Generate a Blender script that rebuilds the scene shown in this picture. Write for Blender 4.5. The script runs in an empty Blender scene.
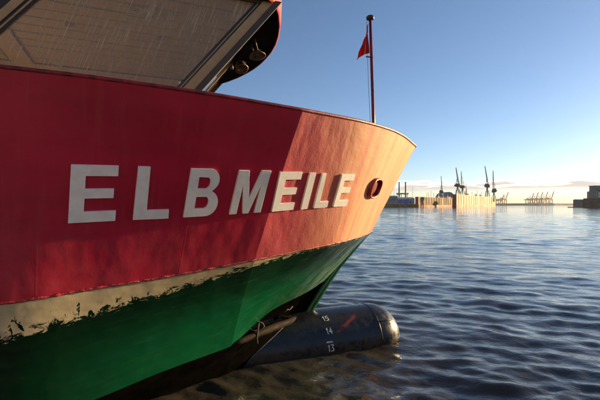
import bpy, bmesh, math, random
import numpy as np
from mathutils import Vector, Matrix, noise
from mathutils.geometry import tessellate_polygon

random.seed(7); rng = np.random.default_rng(5)
R = math.radians
scn = bpy.context.scene
COL = scn.collection

# ------------------------------------------------------------------ camera, sky, sun, exposure
cam = bpy.data.cameras.new('camera'); camo = bpy.data.objects.new('camera', cam); COL.objects.link(camo)
cam.lens = 24; cam.sensor_width = 36; cam.shift_y = 0.0085; cam.clip_start = 0.1; cam.clip_end = 30000
camo.location = (0, 0, 2.7); camo.rotation_euler = (R(90), 0, 0)
scn.camera = camo

SUN_AZ, SUN_EL = 28.0, 9.0            # azimuth counted from +X towards +Y
world = bpy.data.worlds.new('World'); scn.world = world; world.use_nodes = True
wn = world.node_tree; wn.nodes.clear()
def wnode(t, **k):
    n = wn.nodes.new(t)
    for a, b in k.items(): setattr(n, a, b)
    return n
wo = wnode('ShaderNodeOutputWorld'); bg = wnode('ShaderNodeBackground'); bg.inputs['Strength'].default_value = 0.070
sky = wnode('ShaderNodeTexSky', sky_type='NISHITA', sun_disc=False)
sky.sun_elevation = R(SUN_EL); sky.sun_rotation = R(90 - SUN_AZ)
sky.air_density = 0.75; sky.dust_density = 0.32; sky.ozone_density = 2.7; sky.altitude = 0
tc = wnode('ShaderNodeTexCoord'); sx = wnode('ShaderNodeSeparateXYZ')
wn.links.new(tc.outputs['Generated'], sx.inputs[0])
def wmath(op, a, b=None, c=None):
    n = wnode('ShaderNodeMath', operation=op)
    for i, v in enumerate((a, b, c)):
        if v is None: continue
        if isinstance(v, (int, float)): n.inputs[i].default_value = v
        else: wn.links.new(v, n.inputs[i])
    return n.outputs[0]
def wmap(v, a, b, c=0.0, d=1.0):
    n = wnode('ShaderNodeMapRange', interpolation_type='SMOOTHSTEP')
    wn.links.new(v, n.inputs[0])
    for i, x in enumerate((a, b, c, d)): n.inputs[i + 1].default_value = x
    return n.outputs[0]
mp = wnode('ShaderNodeMapping'); mp.inputs['Scale'].default_value = (9, 9, 60); wn.links.new(tc.outputs['Generated'], mp.inputs[0])
cn = wnode('ShaderNodeTexNoise'); cn.inputs['Scale'].default_value = 1.3; cn.inputs['Detail'].default_value = 6; cn.inputs['Roughness'].default_value = 0.62
wn.links.new(mp.outputs[0], cn.inputs['Vector'])
mp2 = wnode('ShaderNodeMapping'); mp2.inputs['Scale'].default_value = (2.2, 2.2, 3); mp2.inputs['Location'].default_value = (1.9, 0.7, 0)
wn.links.new(tc.outputs['Generated'], mp2.inputs[0])
cn2 = wnode('ShaderNodeTexNoise'); cn2.inputs['Scale'].default_value = 1.6; cn2.inputs['Detail'].default_value = 2
wn.links.new(mp2.outputs[0], cn2.inputs['Vector'])
z = sx.outputs['Z']
amount = wmap(cn2.outputs['Fac'], 0.18, 0.38)
top = wmath('ADD', 0.046, wmath('MULTIPLY', wmath('SUBTRACT', cn.outputs['Fac'], 0.40), 0.075))
hi = wmap(wmath('SUBTRACT', top, z), -0.001, 0.003)
lo = wmap(wmath('ADD', z, wmath('MULTIPLY', cn.outputs['Fac'], 0.010)), 0.036, 0.046)
cmask = wmath('MULTIPLY', wmath('MULTIPLY', hi, lo), wmath('MULTIPLY', amount, 0.97))
rim = wmap(wmath('SUBTRACT', top, z), 0.001, 0.010, 1.0, 0.0)
ccol = wnode('ShaderNodeMixRGB'); wn.links.new(rim, ccol.inputs[0])
ccol.inputs[1].default_value = (3.9, 3.65, 3.7, 1); ccol.inputs[2].default_value = (11.5, 10.4, 9.4, 1)
mix = wnode('ShaderNodeMixRGB'); wn.links.new(cmask, mix.inputs[0]); wn.links.new(sky.outputs[0], mix.inputs[1]); wn.links.new(ccol.outputs[0], mix.inputs[2])
wn.links.new(mix.outputs[0], bg.inputs['Color']); wn.links.new(bg.outputs[0], wo.inputs[0])

sl = bpy.data.lights.new('sun', 'SUN'); sl.energy = 4.5; sl.angle = R(0.55); sl.color = (1.0, 0.70, 0.34)
so = bpy.data.objects.new('sun', sl); COL.objects.link(so)
Ldir = Vector((math.cos(R(SUN_EL)) * math.cos(R(SUN_AZ)), math.cos(R(SUN_EL)) * math.sin(R(SUN_AZ)), math.sin(R(SUN_EL))))
so.rotation_euler = Ldir.to_track_quat('Z', 'Y').to_euler(); so.location = (40, 30, 30)
scn.view_settings.view_transform = 'Standard'; scn.view_settings.look = 'None'
scn.view_settings.exposure = 1.4; scn.view_settings.gamma = 1
scn.cycles.max_bounces = 8; scn.cycles.transparent_max_bounces = 12; scn.cycles.caustics_reflective = False

# ------------------------------------------------------------------ material helpers
class N:
    def __init__(s, name):
        s.m = bpy.data.materials.new(name); s.m.use_nodes = True; s.t = s.m.node_tree; s.b = s.t.nodes['Principled BSDF']; s.out = s.t.nodes['Material Output']
    def n(s, t, **k):
        x = s.t.nodes.new(t)
        for a, b in k.items(): setattr(x, a, b)
        return x
    def l(s, a, b): s.t.links.new(a, b)
    def set(s, inp, v):
        i = s.b.inputs[inp]
        if isinstance(v, (int, float)): i.default_value = v
        elif isinstance(v, tuple): i.default_value = (*v, 1)[:4]
        else: s.l(v, i)
    def coord(s, kind='Object', scale=(1, 1, 1), loc=(0, 0, 0)):
        t = s.n('ShaderNodeTexCoord'); m = s.n('ShaderNodeMapping'); m.inputs['Scale'].default_value = scale; m.inputs['Location'].default_value = loc
        s.l(t.outputs[kind], m.inputs[0]); return m.outputs[0]
    def noise(s, vec, scale=5, detail=4, rough=0.55, dist=0.0):
        x = s.n('ShaderNodeTexNoise'); x.inputs['Scale'].default_value = scale; x.inputs['Detail'].default_value = detail
        x.inputs['Roughness'].default_value = rough; x.inputs['Distortion'].default_value = dist
        s.l(vec, x.inputs['Vector']); return x.outputs['Fac']
    def math(s, op, a, b=None):
        x = s.n('ShaderNodeMath', operation=op)
        for i, v in enumerate((a, b)):
            if v is None: continue
            if isinstance(v, (int, float)): x.inputs[i].default_value = v
            else: s.l(v, x.inputs[i])
        return x.outputs[0]
    def map(s, v, a, b, c=0.0, d=1.0, smooth=True):
        x = s.n('ShaderNodeMapRange'); x.interpolation_type = 'SMOOTHSTEP' if smooth else 'LINEAR'
        s.l(v, x.inputs[0])
        for i, q in enumerate((a, b, c, d)): x.inputs[i + 1].default_value = q
        return x.outputs[0]
    def mix(s, f, a, b, mode='MIX'):
        x = s.n('ShaderNodeMixRGB', blend_type=mode)
        for i, v in enumerate((f, a, b)):
            if isinstance(v, (int, float)): x.inputs[i].default_value = v
            elif isinstance(v, tuple): x.inputs[i].default_value = (*v, 1)[:4]
            else: s.l(v, x.inputs[i])
        return x.outputs[0]
    def bump(s, hgt, strength=0.3, dist=0.01, normal=None):
        x = s.n('ShaderNodeBump'); x.inputs['Strength'].default_value = strength; x.inputs['Distance'].default_value = dist
        s.l(hgt, x.inputs['Height'])
        if normal is not None: s.l(normal, x.inputs['Normal'])
        return x.outputs[0]

def simple(name, colr, rough=0.5, metal=0.0, var=0.25, nscale=6.0, bump=0.15, stretch=(1, 1, 1)):
    k = N(name); v = k.coord('Object', stretch)
    f = k.noise(v, nscale, 5, 0.6)
    d = tuple(x * (1 - var) for x in colr); b = tuple(min(1, x * (1 + var)) for x in colr)
    k.set('Base Color', k.mix(k.map(f, 0.3, 0.7), d, b)); k.set('Roughness', k.map(f, 0.2, 0.8, rough * 0.8, min(1, rough * 1.2)))
    k.set('Metallic', metal)
    if bump: k.set('Normal', k.bump(k.noise(v, nscale * 6, 3), bump, 0.01))
    return k.m

# red topside paint: UV is metres along the hull (u) and metres down from the rail (v)
def red_paint(name, hammer, sheen, rlo, rhi, spec, glare_wear=0.0):
    k = N(name); uv = k.coord('UV')
    big = k.noise(k.coord('UV', (0.5, 1.1, 1)), 1.6, 4, 0.6)
    streak = k.noise(k.coord('UV', (9, 0.7, 1)), 1.5, 5, 0.65)
    c = k.mix(k.map(big, 0.3, 0.72), (0.33, 0.002, 0.029), (0.46, 0.006, 0.046))
    c = k.mix(k.map(streak, 0.50, 0.78, 0, 0.32), c, (0.42, 0.060, 0.062))
    sep = k.n('ShaderNodeSeparateXYZ'); k.l(uv, sep.inputs[0])
    low = k.map(sep.outputs['Y'], 1.1, 2.1)                       # lighter pink lower down: the water's reflection painted in
    pink_noise = k.noise(k.coord('UV', (1.5, 2.2, 1)), 2.5, 6, 0.7)
    c = k.mix(k.math('MULTIPLY', low, k.map(pink_noise, 0.3, 0.7, 0.10, 0.5)), c, (0.42, 0.055, 0.075))
    st1 = k.map(sep.outputs['X'], 17.03, 17.06); c = k.mix(k.math('MULTIPLY', st1, 0.16), c, (0.52, 0.02, 0.05))     # a plate painted later
    sp = k.noise(uv, 38, 3, 0.6); c = k.mix(k.map(sp, 0.72, 0.77, 0, 0.5), c, (0.5, 0.2, 0.18))
    chip = k.noise(k.coord('UV', (3, 5, 1)), 4, 6, 0.72)          # chipped paint along the rail
    edge = k.map(sep.outputs['Y'], 0.0, 0.06, 0.20, 0.0)
    c = k.mix(k.map(k.math('ADD', chip, edge), 0.74, 0.78), c, (0.07, 0.045, 0.035))
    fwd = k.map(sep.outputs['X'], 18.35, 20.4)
    if glare_wear:                                                      # pale cream painted in for sun glare, streaked with bleached paint
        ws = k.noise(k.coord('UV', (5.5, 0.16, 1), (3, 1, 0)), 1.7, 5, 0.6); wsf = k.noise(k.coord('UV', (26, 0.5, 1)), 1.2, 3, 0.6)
        wm = k.math('MULTIPLY', k.map(k.math('ADD', k.math('MULTIPLY', ws, 0.75), k.math('MULTIPLY', wsf, 0.25)), 0.30, 0.60), k.math('MULTIPLY', fwd, glare_wear))
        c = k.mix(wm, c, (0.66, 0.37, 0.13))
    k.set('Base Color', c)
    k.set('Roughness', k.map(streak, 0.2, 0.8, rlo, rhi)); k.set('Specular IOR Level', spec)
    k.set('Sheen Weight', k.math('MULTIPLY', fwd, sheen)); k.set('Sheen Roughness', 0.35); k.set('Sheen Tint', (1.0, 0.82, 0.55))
    wob = k.noise(k.coord('UV', (1.2, 0.8, 1)), 1.8, 2, 0.5)
    ham = k.noise(k.coord('UV', (1, 1, 1)), 26, 4, 0.62); ham2 = k.noise(k.coord('UV', (1, .6, 1)), 9, 3, 0.6)
    seam = None
    for xs in (14.1, 15.6, 17.05, 19.35, 20.7):
        q = k.map(k.math('ABSOLUTE', k.math('SUBTRACT', k.math('ADD', sep.outputs['X'], k.math('MULTIPLY', k.math('SUBTRACT', ham2, 0.5), 0.006)), xs)), 0.004, 0.014, 1.0, 0.0)
        seam = q if seam is None else k.math('ADD', seam, q)
    n1 = k.bump(k.math('ADD', wob, k.math('MULTIPLY', seam, 0.018)), 0.5, 0.05)
    n2 = k.bump(ham2, 0.25 * hammer, 0.02, n1)
    k.set('Normal', k.bump(ham, 0.30 * hammer, 0.008, n2))
    return k.m
M = {}
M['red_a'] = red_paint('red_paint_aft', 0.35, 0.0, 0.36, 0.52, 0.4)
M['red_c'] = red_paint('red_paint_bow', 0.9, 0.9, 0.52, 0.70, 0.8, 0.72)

def green_paint():
    k = N('green_paint'); uv = k.coord('UV'); sep = k.n('ShaderNodeSeparateXYZ'); k.l(uv, sep.inputs[0])
    big = k.noise(k.coord('UV', (1.2, 0.45, 1)), 1.7, 4, 0.6)
    streak = k.noise(k.coord('UV', (0.7, 6, 1)), 2.0, 5, 0.6)
    c = k.mix(k.map(big, 0.3, 0.7), (0.001, 0.013, 0.005), (0.002, 0.036, 0.013))
    c = k.mix(k.map(sep.outputs['Y'], 0.3, 1.0, 0, 0.7), c, (0.002, 0.115, 0.043))
    c = k.mix(k.map(streak, 0.50, 0.8, 0, 0.3), c, (0.012, 0.13, 0.06))
    c = k.mix(k.map(sep.outputs['X'], 15.2, 18.3, 0.90, 0.0), c, (0.0012, 0.012, 0.005))     # darker green towards the stern
    # sky sheen painted in by the stem, mixed with scuffed paint
    sky_sheen = k.noise(k.coord('UV', (3.0, 0.7, 1), (2, 9, 0)), 2.2, 6, 0.68)
    c = k.mix(k.math('MULTIPLY', k.map(sep.outputs['X'], 19.3, 21.3), k.map(sky_sheen, 0.36, 0.62, 0.0, 0.75)), c, (0.22, 0.33, 0.30))
    # primer laid bare along the knuckle, widest aft
    wid = k.map(sep.outputs['X'], 14.6, 18.8, 0.44, 0.05, smooth=False)
    rag = k.noise(k.coord('UV', (2.0, 4.2, 1)), 3.6, 9, 0.76, 0.5)
    val = k.math('ADD', k.math('SUBTRACT', wid, sep.outputs['Y']), k.math('MULTIPLY', k.math('SUBTRACT', rag, 0.5), 0.62))
    m = k.map(val, 0.0, 0.012)
    blot = k.noise(k.coord('UV', (2.6, 1.5, 1), (5, 3, 0)), 2.6, 6, 0.7, 0.6)      # patches of paint that still hold
    m = k.math('MULTIPLY', m, k.map(k.math('ADD', blot, k.map(sep.outputs['Y'], 0.02, 0.28, -0.10, 0.10, smooth=False)), 0.66, 0.635))
    fine = k.noise(k.coord('UV', (14, 5, 1)), 2, 5, 0.7)
    prim = k.mix(fine, (0.38, 0.31, 0.185), (0.55, 0.47, 0.31))
    c = k.mix(m, c, prim)
    k.set('Base Color', c); k.set('Roughness', k.mix(m, k.map(streak, 0.2, 0.8, 0.13, 0.30), (0.6, 0.6, 0.6)))
    wob = k.noise(k.coord('UV', (1.0, 1.6, 1)), 2.2, 2, 0.5)
    n1 = k.bump(wob, 0.5, 0.04); n2 = k.bump(k.math('MULTIPLY', m, -1), 0.5, 0.004, n1)
    k.set('Normal', k.bump(k.noise(uv, 30, 4), 0.12, 0.006, n2))
    return k.m
M['green'] = green_paint()

def black_hull():
    k = N('black_bottom_paint'); v = k.coord('Object')
    f = k.noise(v, 4, 6, 0.65); c = k.mix(k.map(f, 0.35, 0.7), (0.002, 0.002, 0.002), (0.006, 0.005, 0.004))
    k.set('Base Color', c); k.set('Roughness', k.map(f, 0.3, 0.7, 0.6, 0.85)); k.set('Specular IOR Level', 0.06); k.set('IOR', 1.12); k.set('Normal', k.bump(f, 0.3, 0.01)); return k.m
M['black'] = black_hull()

def bulb_paint():
    k = N('bulb_paint'); v = k.coord('Object'); sep = k.n('ShaderNodeSeparateXYZ'); k.l(v, sep.inputs[0])
    f = k.noise(v, 3, 6, 0.65); g = k.noise(k.coord('Object', (1, 1, 1), (4, 2, 7)), 9, 6, 0.7)
    c = k.mix(k.map(f, 0.3, 0.7), (0.006, 0.008, 0.012), (0.018, 0.022, 0.030))
    # scuffed nose, rust above the water, one red scrape
    nose = k.math('MULTIPLY', k.map(sep.outputs['X'], -1.15, -0.55), k.map(g, 0.42, 0.6))
    c = k.mix(k.math('MULTIPLY', nose, 0.5), c, (0.10, 0.070, 0.050))
    wl = k.math('MULTIPLY', k.map(sep.outputs['Z'], 0.24, 0.06), k.map(g, 0.42, 0.58))
    c = k.mix(k.math('MULTIPLY', wl, 0.75), c, (0.075, 0.040, 0.018))
    ln = k.math('ADD', k.math('MULTIPLY', k.math('ADD', sep.outputs['X'], 1.85), 0.42), 0.40)   # scrape runs up and forward
    dz = k.math('ABSOLUTE', k.math('SUBTRACT', sep.outputs['Z'], ln))
    scr = k.math('MULTIPLY', k.map(k.math('ADD', dz, k.math('MULTIPLY', k.math('SUBTRACT', f, 0.5), 0.10)), 0.035, 0.005), k.math('MULTIPLY', k.map(sep.outputs['X'], -2.05, -1.95), k.map(sep.outputs['X'], -1.45, -1.6)))
    scr = k.math('MULTIPLY', scr, k.map(g, 0.36, 0.5))
    c = k.mix(scr, c, (0.30, 0.035, 0.02))
    k.set('Base Color', c); k.set('Roughness', k.map(g, 0.3, 0.7, 0.20, 0.42)); k.set('Normal', k.bump(g, 0.28, 0.012)); return k.m
M['bulb'] = bulb_paint()

M['white'] = simple('white_letter_paint', (0.84, 0.83, 0.83), 0.45, 0, 0.06, 9, 0.04)
M['mark'] = simple('draught_mark_paint', (0.72, 0.72, 0.72), 0.6, 0, 0.25, 25, 0.0)
M['weld'] = simple('weld_bead_red', (0.30, 0.022, 0.035), 0.5, 0, 0.6, 9, 0.8)
M['weld_pale'] = simple('weld_bead_scuffed', (0.16, 0.17, 0.18), 0.45, 0.2, 0.4, 14, 0.6)
M['rail'] = simple('rail_worn_red', (0.20, 0.012, 0.028), 0.5, 0, 0.6, 9, 0.5)
M['dark_red'] = simple('dark_red_paint', (0.22, 0.008, 0.014), 0.4, 0, 0.3, 9, 0.2)
M['deck'] = simple('deck_grey', (0.12, 0.14, 0.13), 0.8)
M['rust_pipe'] = simple('rusty_pipe', (0.016, 0.010, 0.007), 0.75, 0, 0.6, 5, 0.6)
M['rust_pipe'].node_tree.nodes['Principled BSDF'].inputs['Specular IOR Level'].default_value = 0.12
M['rope'] = simple('weathered_rope', (0.09, 0.065, 0.045), 0.9, 0, 0.4, 20, 0.5)
M['alu'] = simple('bronze_anodised_frame', (0.40, 0.29, 0.15), 0.45, 0.0, 0.15, 5, 0.05)
M['gasket'] = simple('black_rubber_gasket', (0.008, 0.009, 0.014), 0.35, 0, 0.2, 5, 0)
M['post'] = simple('dark_brown_post', (0.055, 0.040, 0.032), 0.5, 0, 0.2, 5, 0.05)
M['wood'] = simple('ceiling_timber', (0.74, 0.56, 0.33), 0.45, 0, 0.07, 2.5, 0.0, (0.8, 5, 5))
M['wood2'] = simple('interior_timber', (0.48, 0.34, 0.19), 0.6, 0, 0.2, 2.5, 0.1, (3, 3, 0.6))
M['soffit'] = simple('black_soffit', (0.003, 0.003, 0.004), 0.7, 0, 0.2, 3, 0.05)
M['soffit'].node_tree.nodes['Principled BSDF'].inputs['Specular IOR Level'].default_value = 0.05
M['fascia'] = simple('red_fascia', (0.45, 0.055, 0.050), 0.4, 0, 0.12, 3, 0.05)
M['roof'] = simple('roof_white', (0.60, 0.58, 0.55), 0.5)
M['cabin'] = simple('cabin_white', (0.66, 0.63, 0.58), 0.45)
M['lining'] = simple('white_cabin_lining', (0.84, 0.80, 0.72), 0.6, 0, 0.05)
M['brass'] = simple('tarnished_brass', (0.16, 0.12, 0.09), 0.5, 0.5, 0.3, 18, 0.1)
M['copper'] = simple('tarnished_copper', (0.15, 0.09, 0.07), 0.5, 0.5, 0.3, 18, 0.1)
M['pole'] = simple('flagpole_red', (0.17, 0.012, 0.020), 0.3, 0, 0.2, 6, 0.05)
M['truck'] = simple('flagpole_cap', (0.035, 0.022, 0.016), 0.5)
M['line'] = simple('halyard_line', (0.35, 0.32, 0.28), 0.8)
M['vent'] = simple('vent_white', (0.75, 0.66, 0.55), 0.5)
def flag_mat():
    k = N('flag_cloth'); v = k.coord('Object'); f = k.noise(v, 120, 2)
    c = k.mix(f, (0.55, 0.012, 0.010), (0.66, 0.025, 0.016)); k.set('Base Color', c); k.set('Roughness', 0.8)
    tr = k.n('ShaderNodeBsdfTranslucent'); k.l(c, tr.inputs[0]); mx = k.n('ShaderNodeMixShader'); mx.inputs[0].default_value = 0.45
    k.l(k.b.outputs[0], mx.inputs[1]); k.l(tr.outputs[0], mx.inputs[2]); k.l(mx.outputs[0], k.out.inputs[0]); return k.m
M['flag'] = flag_mat()
def glass_mat(name='dirty_window_glass', dirty=1.0):
    k = N(name); v = k.coord('Object', (1, 1, 1))
    # run-off streaks of dried salt, slanting with the raked pane
    t = k.n('ShaderNodeTexCoord'); mm = k.n('ShaderNodeMapping'); mm.inputs['Scale'].default_value = (26, 1, 0.7)
    rt = k.n('ShaderNodeMapping'); rt.inputs['Rotation'].default_value = (0, R(-20), 0); k.l(t.outputs['Object'], rt.inputs[0]); k.l(rt.outputs[0], mm.inputs[0])
    st = k.noise(mm.outputs[0], 2.6, 4, 0.6); pt = k.noise(v, 1.5, 4, 0.6); gr = k.noise(v, 40, 3, 0.7)
    dirt = k.math('ADD', k.math('MULTIPLY', k.map(st, 0.50, 0.72), k.map(pt, 0.3, 0.62, 0.12, 0.55)), k.map(gr, 0.45, 0.75, 0.17, 0.26))
    dirt = k.math('MULTIPLY', dirt, dirty)
    fr = k.n('ShaderNodeFresnel'); fr.inputs[0].default_value = 1.45
    tr = k.n('ShaderNodeBsdfTransparent'); tr.inputs[0].default_value = (0.93, 0.90, 0.84, 1)
    gl = k.n('ShaderNodeBsdfGlossy'); gl.inputs['Roughness'].default_value = 0.03; gl.inputs[0].default_value = (0.9, 0.9, 0.9, 1)
    df = k.n('ShaderNodeBsdfDiffuse'); df.inputs[0].default_value = (0.70, 0.62, 0.48, 1)
    a = k.n('ShaderNodeMixShader'); k.l(k.math('MULTIPLY', fr.outputs[0], 0.7), a.inputs[0]); k.l(tr.outputs[0], a.inputs[1]); k.l(gl.outputs[0], a.inputs[2])
    b = k.n('ShaderNodeMixShader'); k.l(dirt, b.inputs[0]); k.l(a.outputs[0], b.inputs[1]); k.l(df.outputs[0], b.inputs[2])
    k.l(b.outputs[0], k.out.inputs[0]); return k.m
M['glass'] = glass_mat(); M['glass_clean'] = glass_mat('clean_window_glass', 0.12)
def water_mat():
    k = N('river_water'); v = k.coord('Object')
    f = k.noise(k.coord('Object', (0.25, 0.25, 1)), 1, 3)
    k.set('Base Color', k.mix(f, (0.036, 0.034, 0.026), (0.050, 0.046, 0.034))); k.set('Roughness', 0.045); k.set('IOR', 1.40); k.set('Specular IOR Level', 0.5)
    a = k.noise(k.coord('Object', (1.0, 1.35, 1)), 2.4, 5, 0.6, 0.3); b = k.noise(k.coord('Object', (0.55, 0.9, 1)), 0.55, 3, 0.5)
    n1 = k.bump(b, 0.28, 0.5); k.set('Normal', k.bump(k.noise(k.coord('Object', (1.0, 1.5, 1)), 9, 3, 0.6), 0.16, 0.02, k.bump(a, 0.27, 0.09, n1))); return k.m
M['water'] = water_mat()

# ------------------------------------------------------------------ mesh helpers
def mesh_obj(name, verts, faces, mat, parent=None, smooth=False, uvs=None):
    me = bpy.data.meshes.new(name); me.from_pydata([tuple(v) for v in verts], [], faces)
    if mat is not None: me.materials.append(mat)
    if uvs is not None:
        ul = me.uv_layers.new(name='UVMap')
        for lp in me.loops: ul.data[lp.index].uv = uvs[lp.vertex_index]
    if smooth: me.polygons.foreach_set('use_smooth', [True] * len(me.polygons))
    me.update()
    o = bpy.data.objects.new(name, me); COL.objects.link(o)
    if parent is not None: o.parent = parent
    return o
def tag(o, label=None, cat=None, group=None, kind=None):
    if label: o['label'] = label
    if cat: o['category'] = cat
    if group: o['group'] = group
    if kind: o['kind'] = kind
    return o
def empty(name, loc=(0, 0, 0), rz=0.0):
    o = bpy.data.objects.new(name, None); COL.objects.link(o); o.location = loc; o.rotation_euler = (0, 0, rz); o.empty_display_size = 0.2; return o

class MB:
    def __init__(s): s.v = []; s.f = []
    def add(s, vs, fs):
        k = len(s.v); s.v += [tuple(v) for v in vs]; s.f += [tuple(i + k for i in f) for f in fs]; return s
    def box(s, c, d, rz=0.0):
        ca, sa = math.cos(rz), math.sin(rz); vs = []
        for i in (-.5, .5):
            for j in (-.5, .5):
                for q in (-.5, .5):
                    x, y = i * d[0], j * d[1]; vs.append((c[0] + ca * x - sa * y, c[1] + sa * x + ca * y, c[2] + q * d[2]))
        return s.add(vs, [(0, 1, 3, 2), (4, 6, 7, 5), (0, 4, 5, 1), (2, 3, 7, 6), (0, 2, 6, 4), (1, 5, 7, 3)])
    def tube(s, pts, r, n=8, caps=True):
        pts = [Vector(p) for p in pts]; rs = r if isinstance(r, (list, tuple)) else [r] * len(pts); rings = []; prev = None
        for i, p in enumerate(pts):
            t = (pts[min(i + 1, len(pts) - 1)] - pts[max(i - 1, 0)]).normalized()
            if prev is None:
                a = t.orthogonal().normalized()
            else:
                a = (prev - t * prev.dot(t)).normalized()
            prev = a; b = t.cross(a)
            rings.append([p + (a * math.cos(2 * math.pi * k / n) + b * math.sin(2 * math.pi * k / n)) * rs[i] for k in range(n)])
        vs = [v for rg in rings for v in rg]; fs = []
        for i in range(len(pts) - 1):
            for k in range(n):
                fs.append((i * n + k, i * n + (k + 1) % n, (i + 1) * n + (k + 1) % n, (i + 1) * n + k))
        if caps: fs += [tuple(range(n))[::-1], tuple((len(pts) - 1) * n + k for k in range(n))]
        return s.add(vs, fs)
    def beam(s, a, b, w, d=None):      # square bar between two points
        a, b = Vector(a), Vector(b); t = (b - a).normalized(); d = d or w
        up = Vector((0, 0, 1)) if abs(t.z) < 0.95 else Vector((1, 0, 0))
        x = t.cross(up).normalized() * (w / 2); y = x.cross(t).normalized() * (d / 2)
        vs = [p + q for p in (a, b) for q in (x + y, -x + y, -x - y, x - y)]
        return s.add(vs, [(0, 1, 2, 3), (7, 6, 5, 4), (0, 4, 5, 1), (1, 5, 6, 2), (2, 6, 7, 3), (3, 7, 4, 0)])
    def prism(s, poly, d):             # polygon (list of 3-D points) pushed by vector d
        n = len(poly); a = [Vector(p) for p in poly]; d = Vector(d)
        return s.add(a + [p + d for p in a], [tuple(range(n))[::-1], tuple(range(n, 2 * n))] + [(i, (i + 1) % n, (i + 1) % n + n, i + n) for i in range(n)])
    def build(s, name, mat, parent=None, smooth=False, fix=True):
        o = mesh_obj(name, s.v, s.f, mat, parent, smooth)
        if fix:
            bm = bmesh.new(); bm.from_mesh(o.data); bmesh.ops.recalc_face_normals(bm, faces=bm.faces); bm.to_mesh(o.data); bm.free()
        return o
def bevel(o, w=0.01, seg=2):
    m = o.modifiers.new('bevel', 'BEVEL'); m.width = w; m.segments = seg; m.limit_method = 'ANGLE'; return o

# ------------------------------------------------------------------ water
def build_water():
    ang = list(np.radians(np.concatenate([np.arange(25, 155.01, 0.36), np.arange(160, 385, 5.0)])))
    rs = [0.6]
    while rs[-1] < 14000: rs.append(rs[-1] * (1.0085 if 2 < rs[-1] < 160 else 1.035))
    rs = np.array(rs); A = np.array(ang); X = np.outer(rs, np.cos(A)); Y = np.outer(rs, np.sin(A)); Z = np.zeros_like(X)
    sp = rs * 0.0085
    n = 120
    lam = np.exp(rng.uniform(0, 1, n) ** 1.25 * (math.log(6.0) - math.log(0.18)) + math.log(0.18)); th = np.radians(-112 + rng.normal(0, 33, n)); ph = rng.uniform(0, 6.28, n)
    # a long patchiness so that calm and ruffled areas alternate
    patch = 0.72 + 0.33 * np.sin(X * 0.21 + 1.1 * np.sin(Y * 0.13 + 1.0)) * np.sin(Y * 0.17 + 0.6 + np.sin(X * 0.11))
    for l, t, p in zip(lam, th, ph):
        k = 2 * math.pi / l; a = 0.0036 * l ** 0.82 * (1.45 if 0.28 < l < 1.3 else 1.0) * rng.uniform(0.5, 1.25) * (1.0 if l < 2.0 else 0.5)
        fade = np.clip((l / (sp * 2.4) - 1.0), 0, 1)[:, None]
        w = np.sin(k * (X * math.cos(t) + Y * math.sin(t)) + p + 0.5 * np.sin(0.35 * X + 0.22 * Y + p))
        w = 2 * ((w + 1) / 2) ** 1.7 - 0.85
        Z += a * fade * w * (patch if l < 3 else 1.0)
    # sheltered water beside the hull
    U = (X - 2.33) * 0.9239 + (Y - 8.72) * 0.3827; V = (X - 2.33) * 0.3827 - (Y - 8.72) * 0.9239
    dist = np.where(U < -0.3, np.maximum(np.abs(V) - 0.7, 0), np.hypot(U + 0.3, np.maximum(np.abs(V) - .5, 0)))
    Z *= 0.62 + 0.38 * np.clip(dist / 4.0, 0, 1)
    nr, na = X.shape; idx = np.arange(nr * na).reshape(nr, na); j2 = np.roll(idx, -1, axis=1)
    q = np.stack([idx[:-1], j2[:-1], j2[1:], idx[1:]], -1).reshape(-1, 4)[:, ::-1]
    co = np.stack([X, Y, Z], -1).reshape(-1, 3)
    co = np.vstack([co, [[0, 0, 0]]]); cidx = len(co) - 1
    me = bpy.data.meshes.new('water'); tri = np.stack([j2[0], idx[0], np.full(na, cidx)], -1)[:, ::-1]
    nv = len(co); nq = len(q); nt = len(tri)
    me.vertices.add(nv); me.vertices.foreach_set('co', co.ravel())
    me.loops.add(nq * 4 + nt * 3); me.loops.foreach_set('vertex_index', np.concatenate([q.ravel(), tri.ravel()]))
    me.polygons.add(nq + nt); me.polygons.foreach_set('loop_start', np.concatenate([np.arange(nq) * 4, nq * 4 + np.arange(nt) * 3]))
    me.polygons.foreach_set('use_smooth', np.ones(nq + nt, bool)); me.update(); me.validate()
    me.materials.append(M['water'])
    o = bpy.data.objects.new('water', me); COL.objects.link(o); o['kind'] = 'structure'; o['label'] = 'rippled brown and blue river water'
    return o
build_water()

# ------------------------------------------------------------------ ship frame: x forward, y to port, z up
HEAD = R(22.5)
ship = empty('ship', (2.33, 8.72, 0), HEAD)
tag(ship, 'red and green ship with raised white letters on its flared bow and a black bulb', 'ship')
def W2(p): return (p[0], -p[1], p[2])          # (u, starboard v, z) to local

D = [(-22, 2.7, 3.97), (-12, 2.74, 3.96), (-6.6, 2.78, 3.95), (-5.8, 2.83, 3.93), (-4.84, 2.81, 3.90), (-3.58, 2.65, 3.865), (-2.51, 2.26, 3.885), (-1.71, 1.80, 3.91), (-1.21, 1.42, 3.925), (-.77, 1.03, 3.935), (-.35, .63, 3.94), (.04, .25, 3.945), (.16, .0, 3.95)]
K = [(-22, 2.6, 1.6), (-12, 2.62, 1.66), (-6.69, 2.46, 1.74), (-5.84, 2.29, 1.80), (-5.09, 2.14, 1.85), (-3.99, 1.95, 1.96), (-2.59, 1.50, 2.085), (-2.2, 1.28, 2.11), (-1.7, .87, 2.13), (-1.36, .55, 2.145), (-1.1, .26, 2.155), (-.95, .09, 2.16), (-.9, .0, 2.16)]
G = [(-22, 2.6, .40), (-12, 2.6, .42), (-6.6, 2.34, .45), (-5.9, 2.05, .48), (-5.2, 1.70, .53), (-4.13, 1.15, .55), (-3.30, .56, .86), (-2.88, .38, .96), (-2.55, .27, 1.04), (-2.32, .19, 1.11), (-2.16, .13, 1.17), (-2.05, .09, 1.21), (-2.0, .07, 1.24)]
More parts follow.
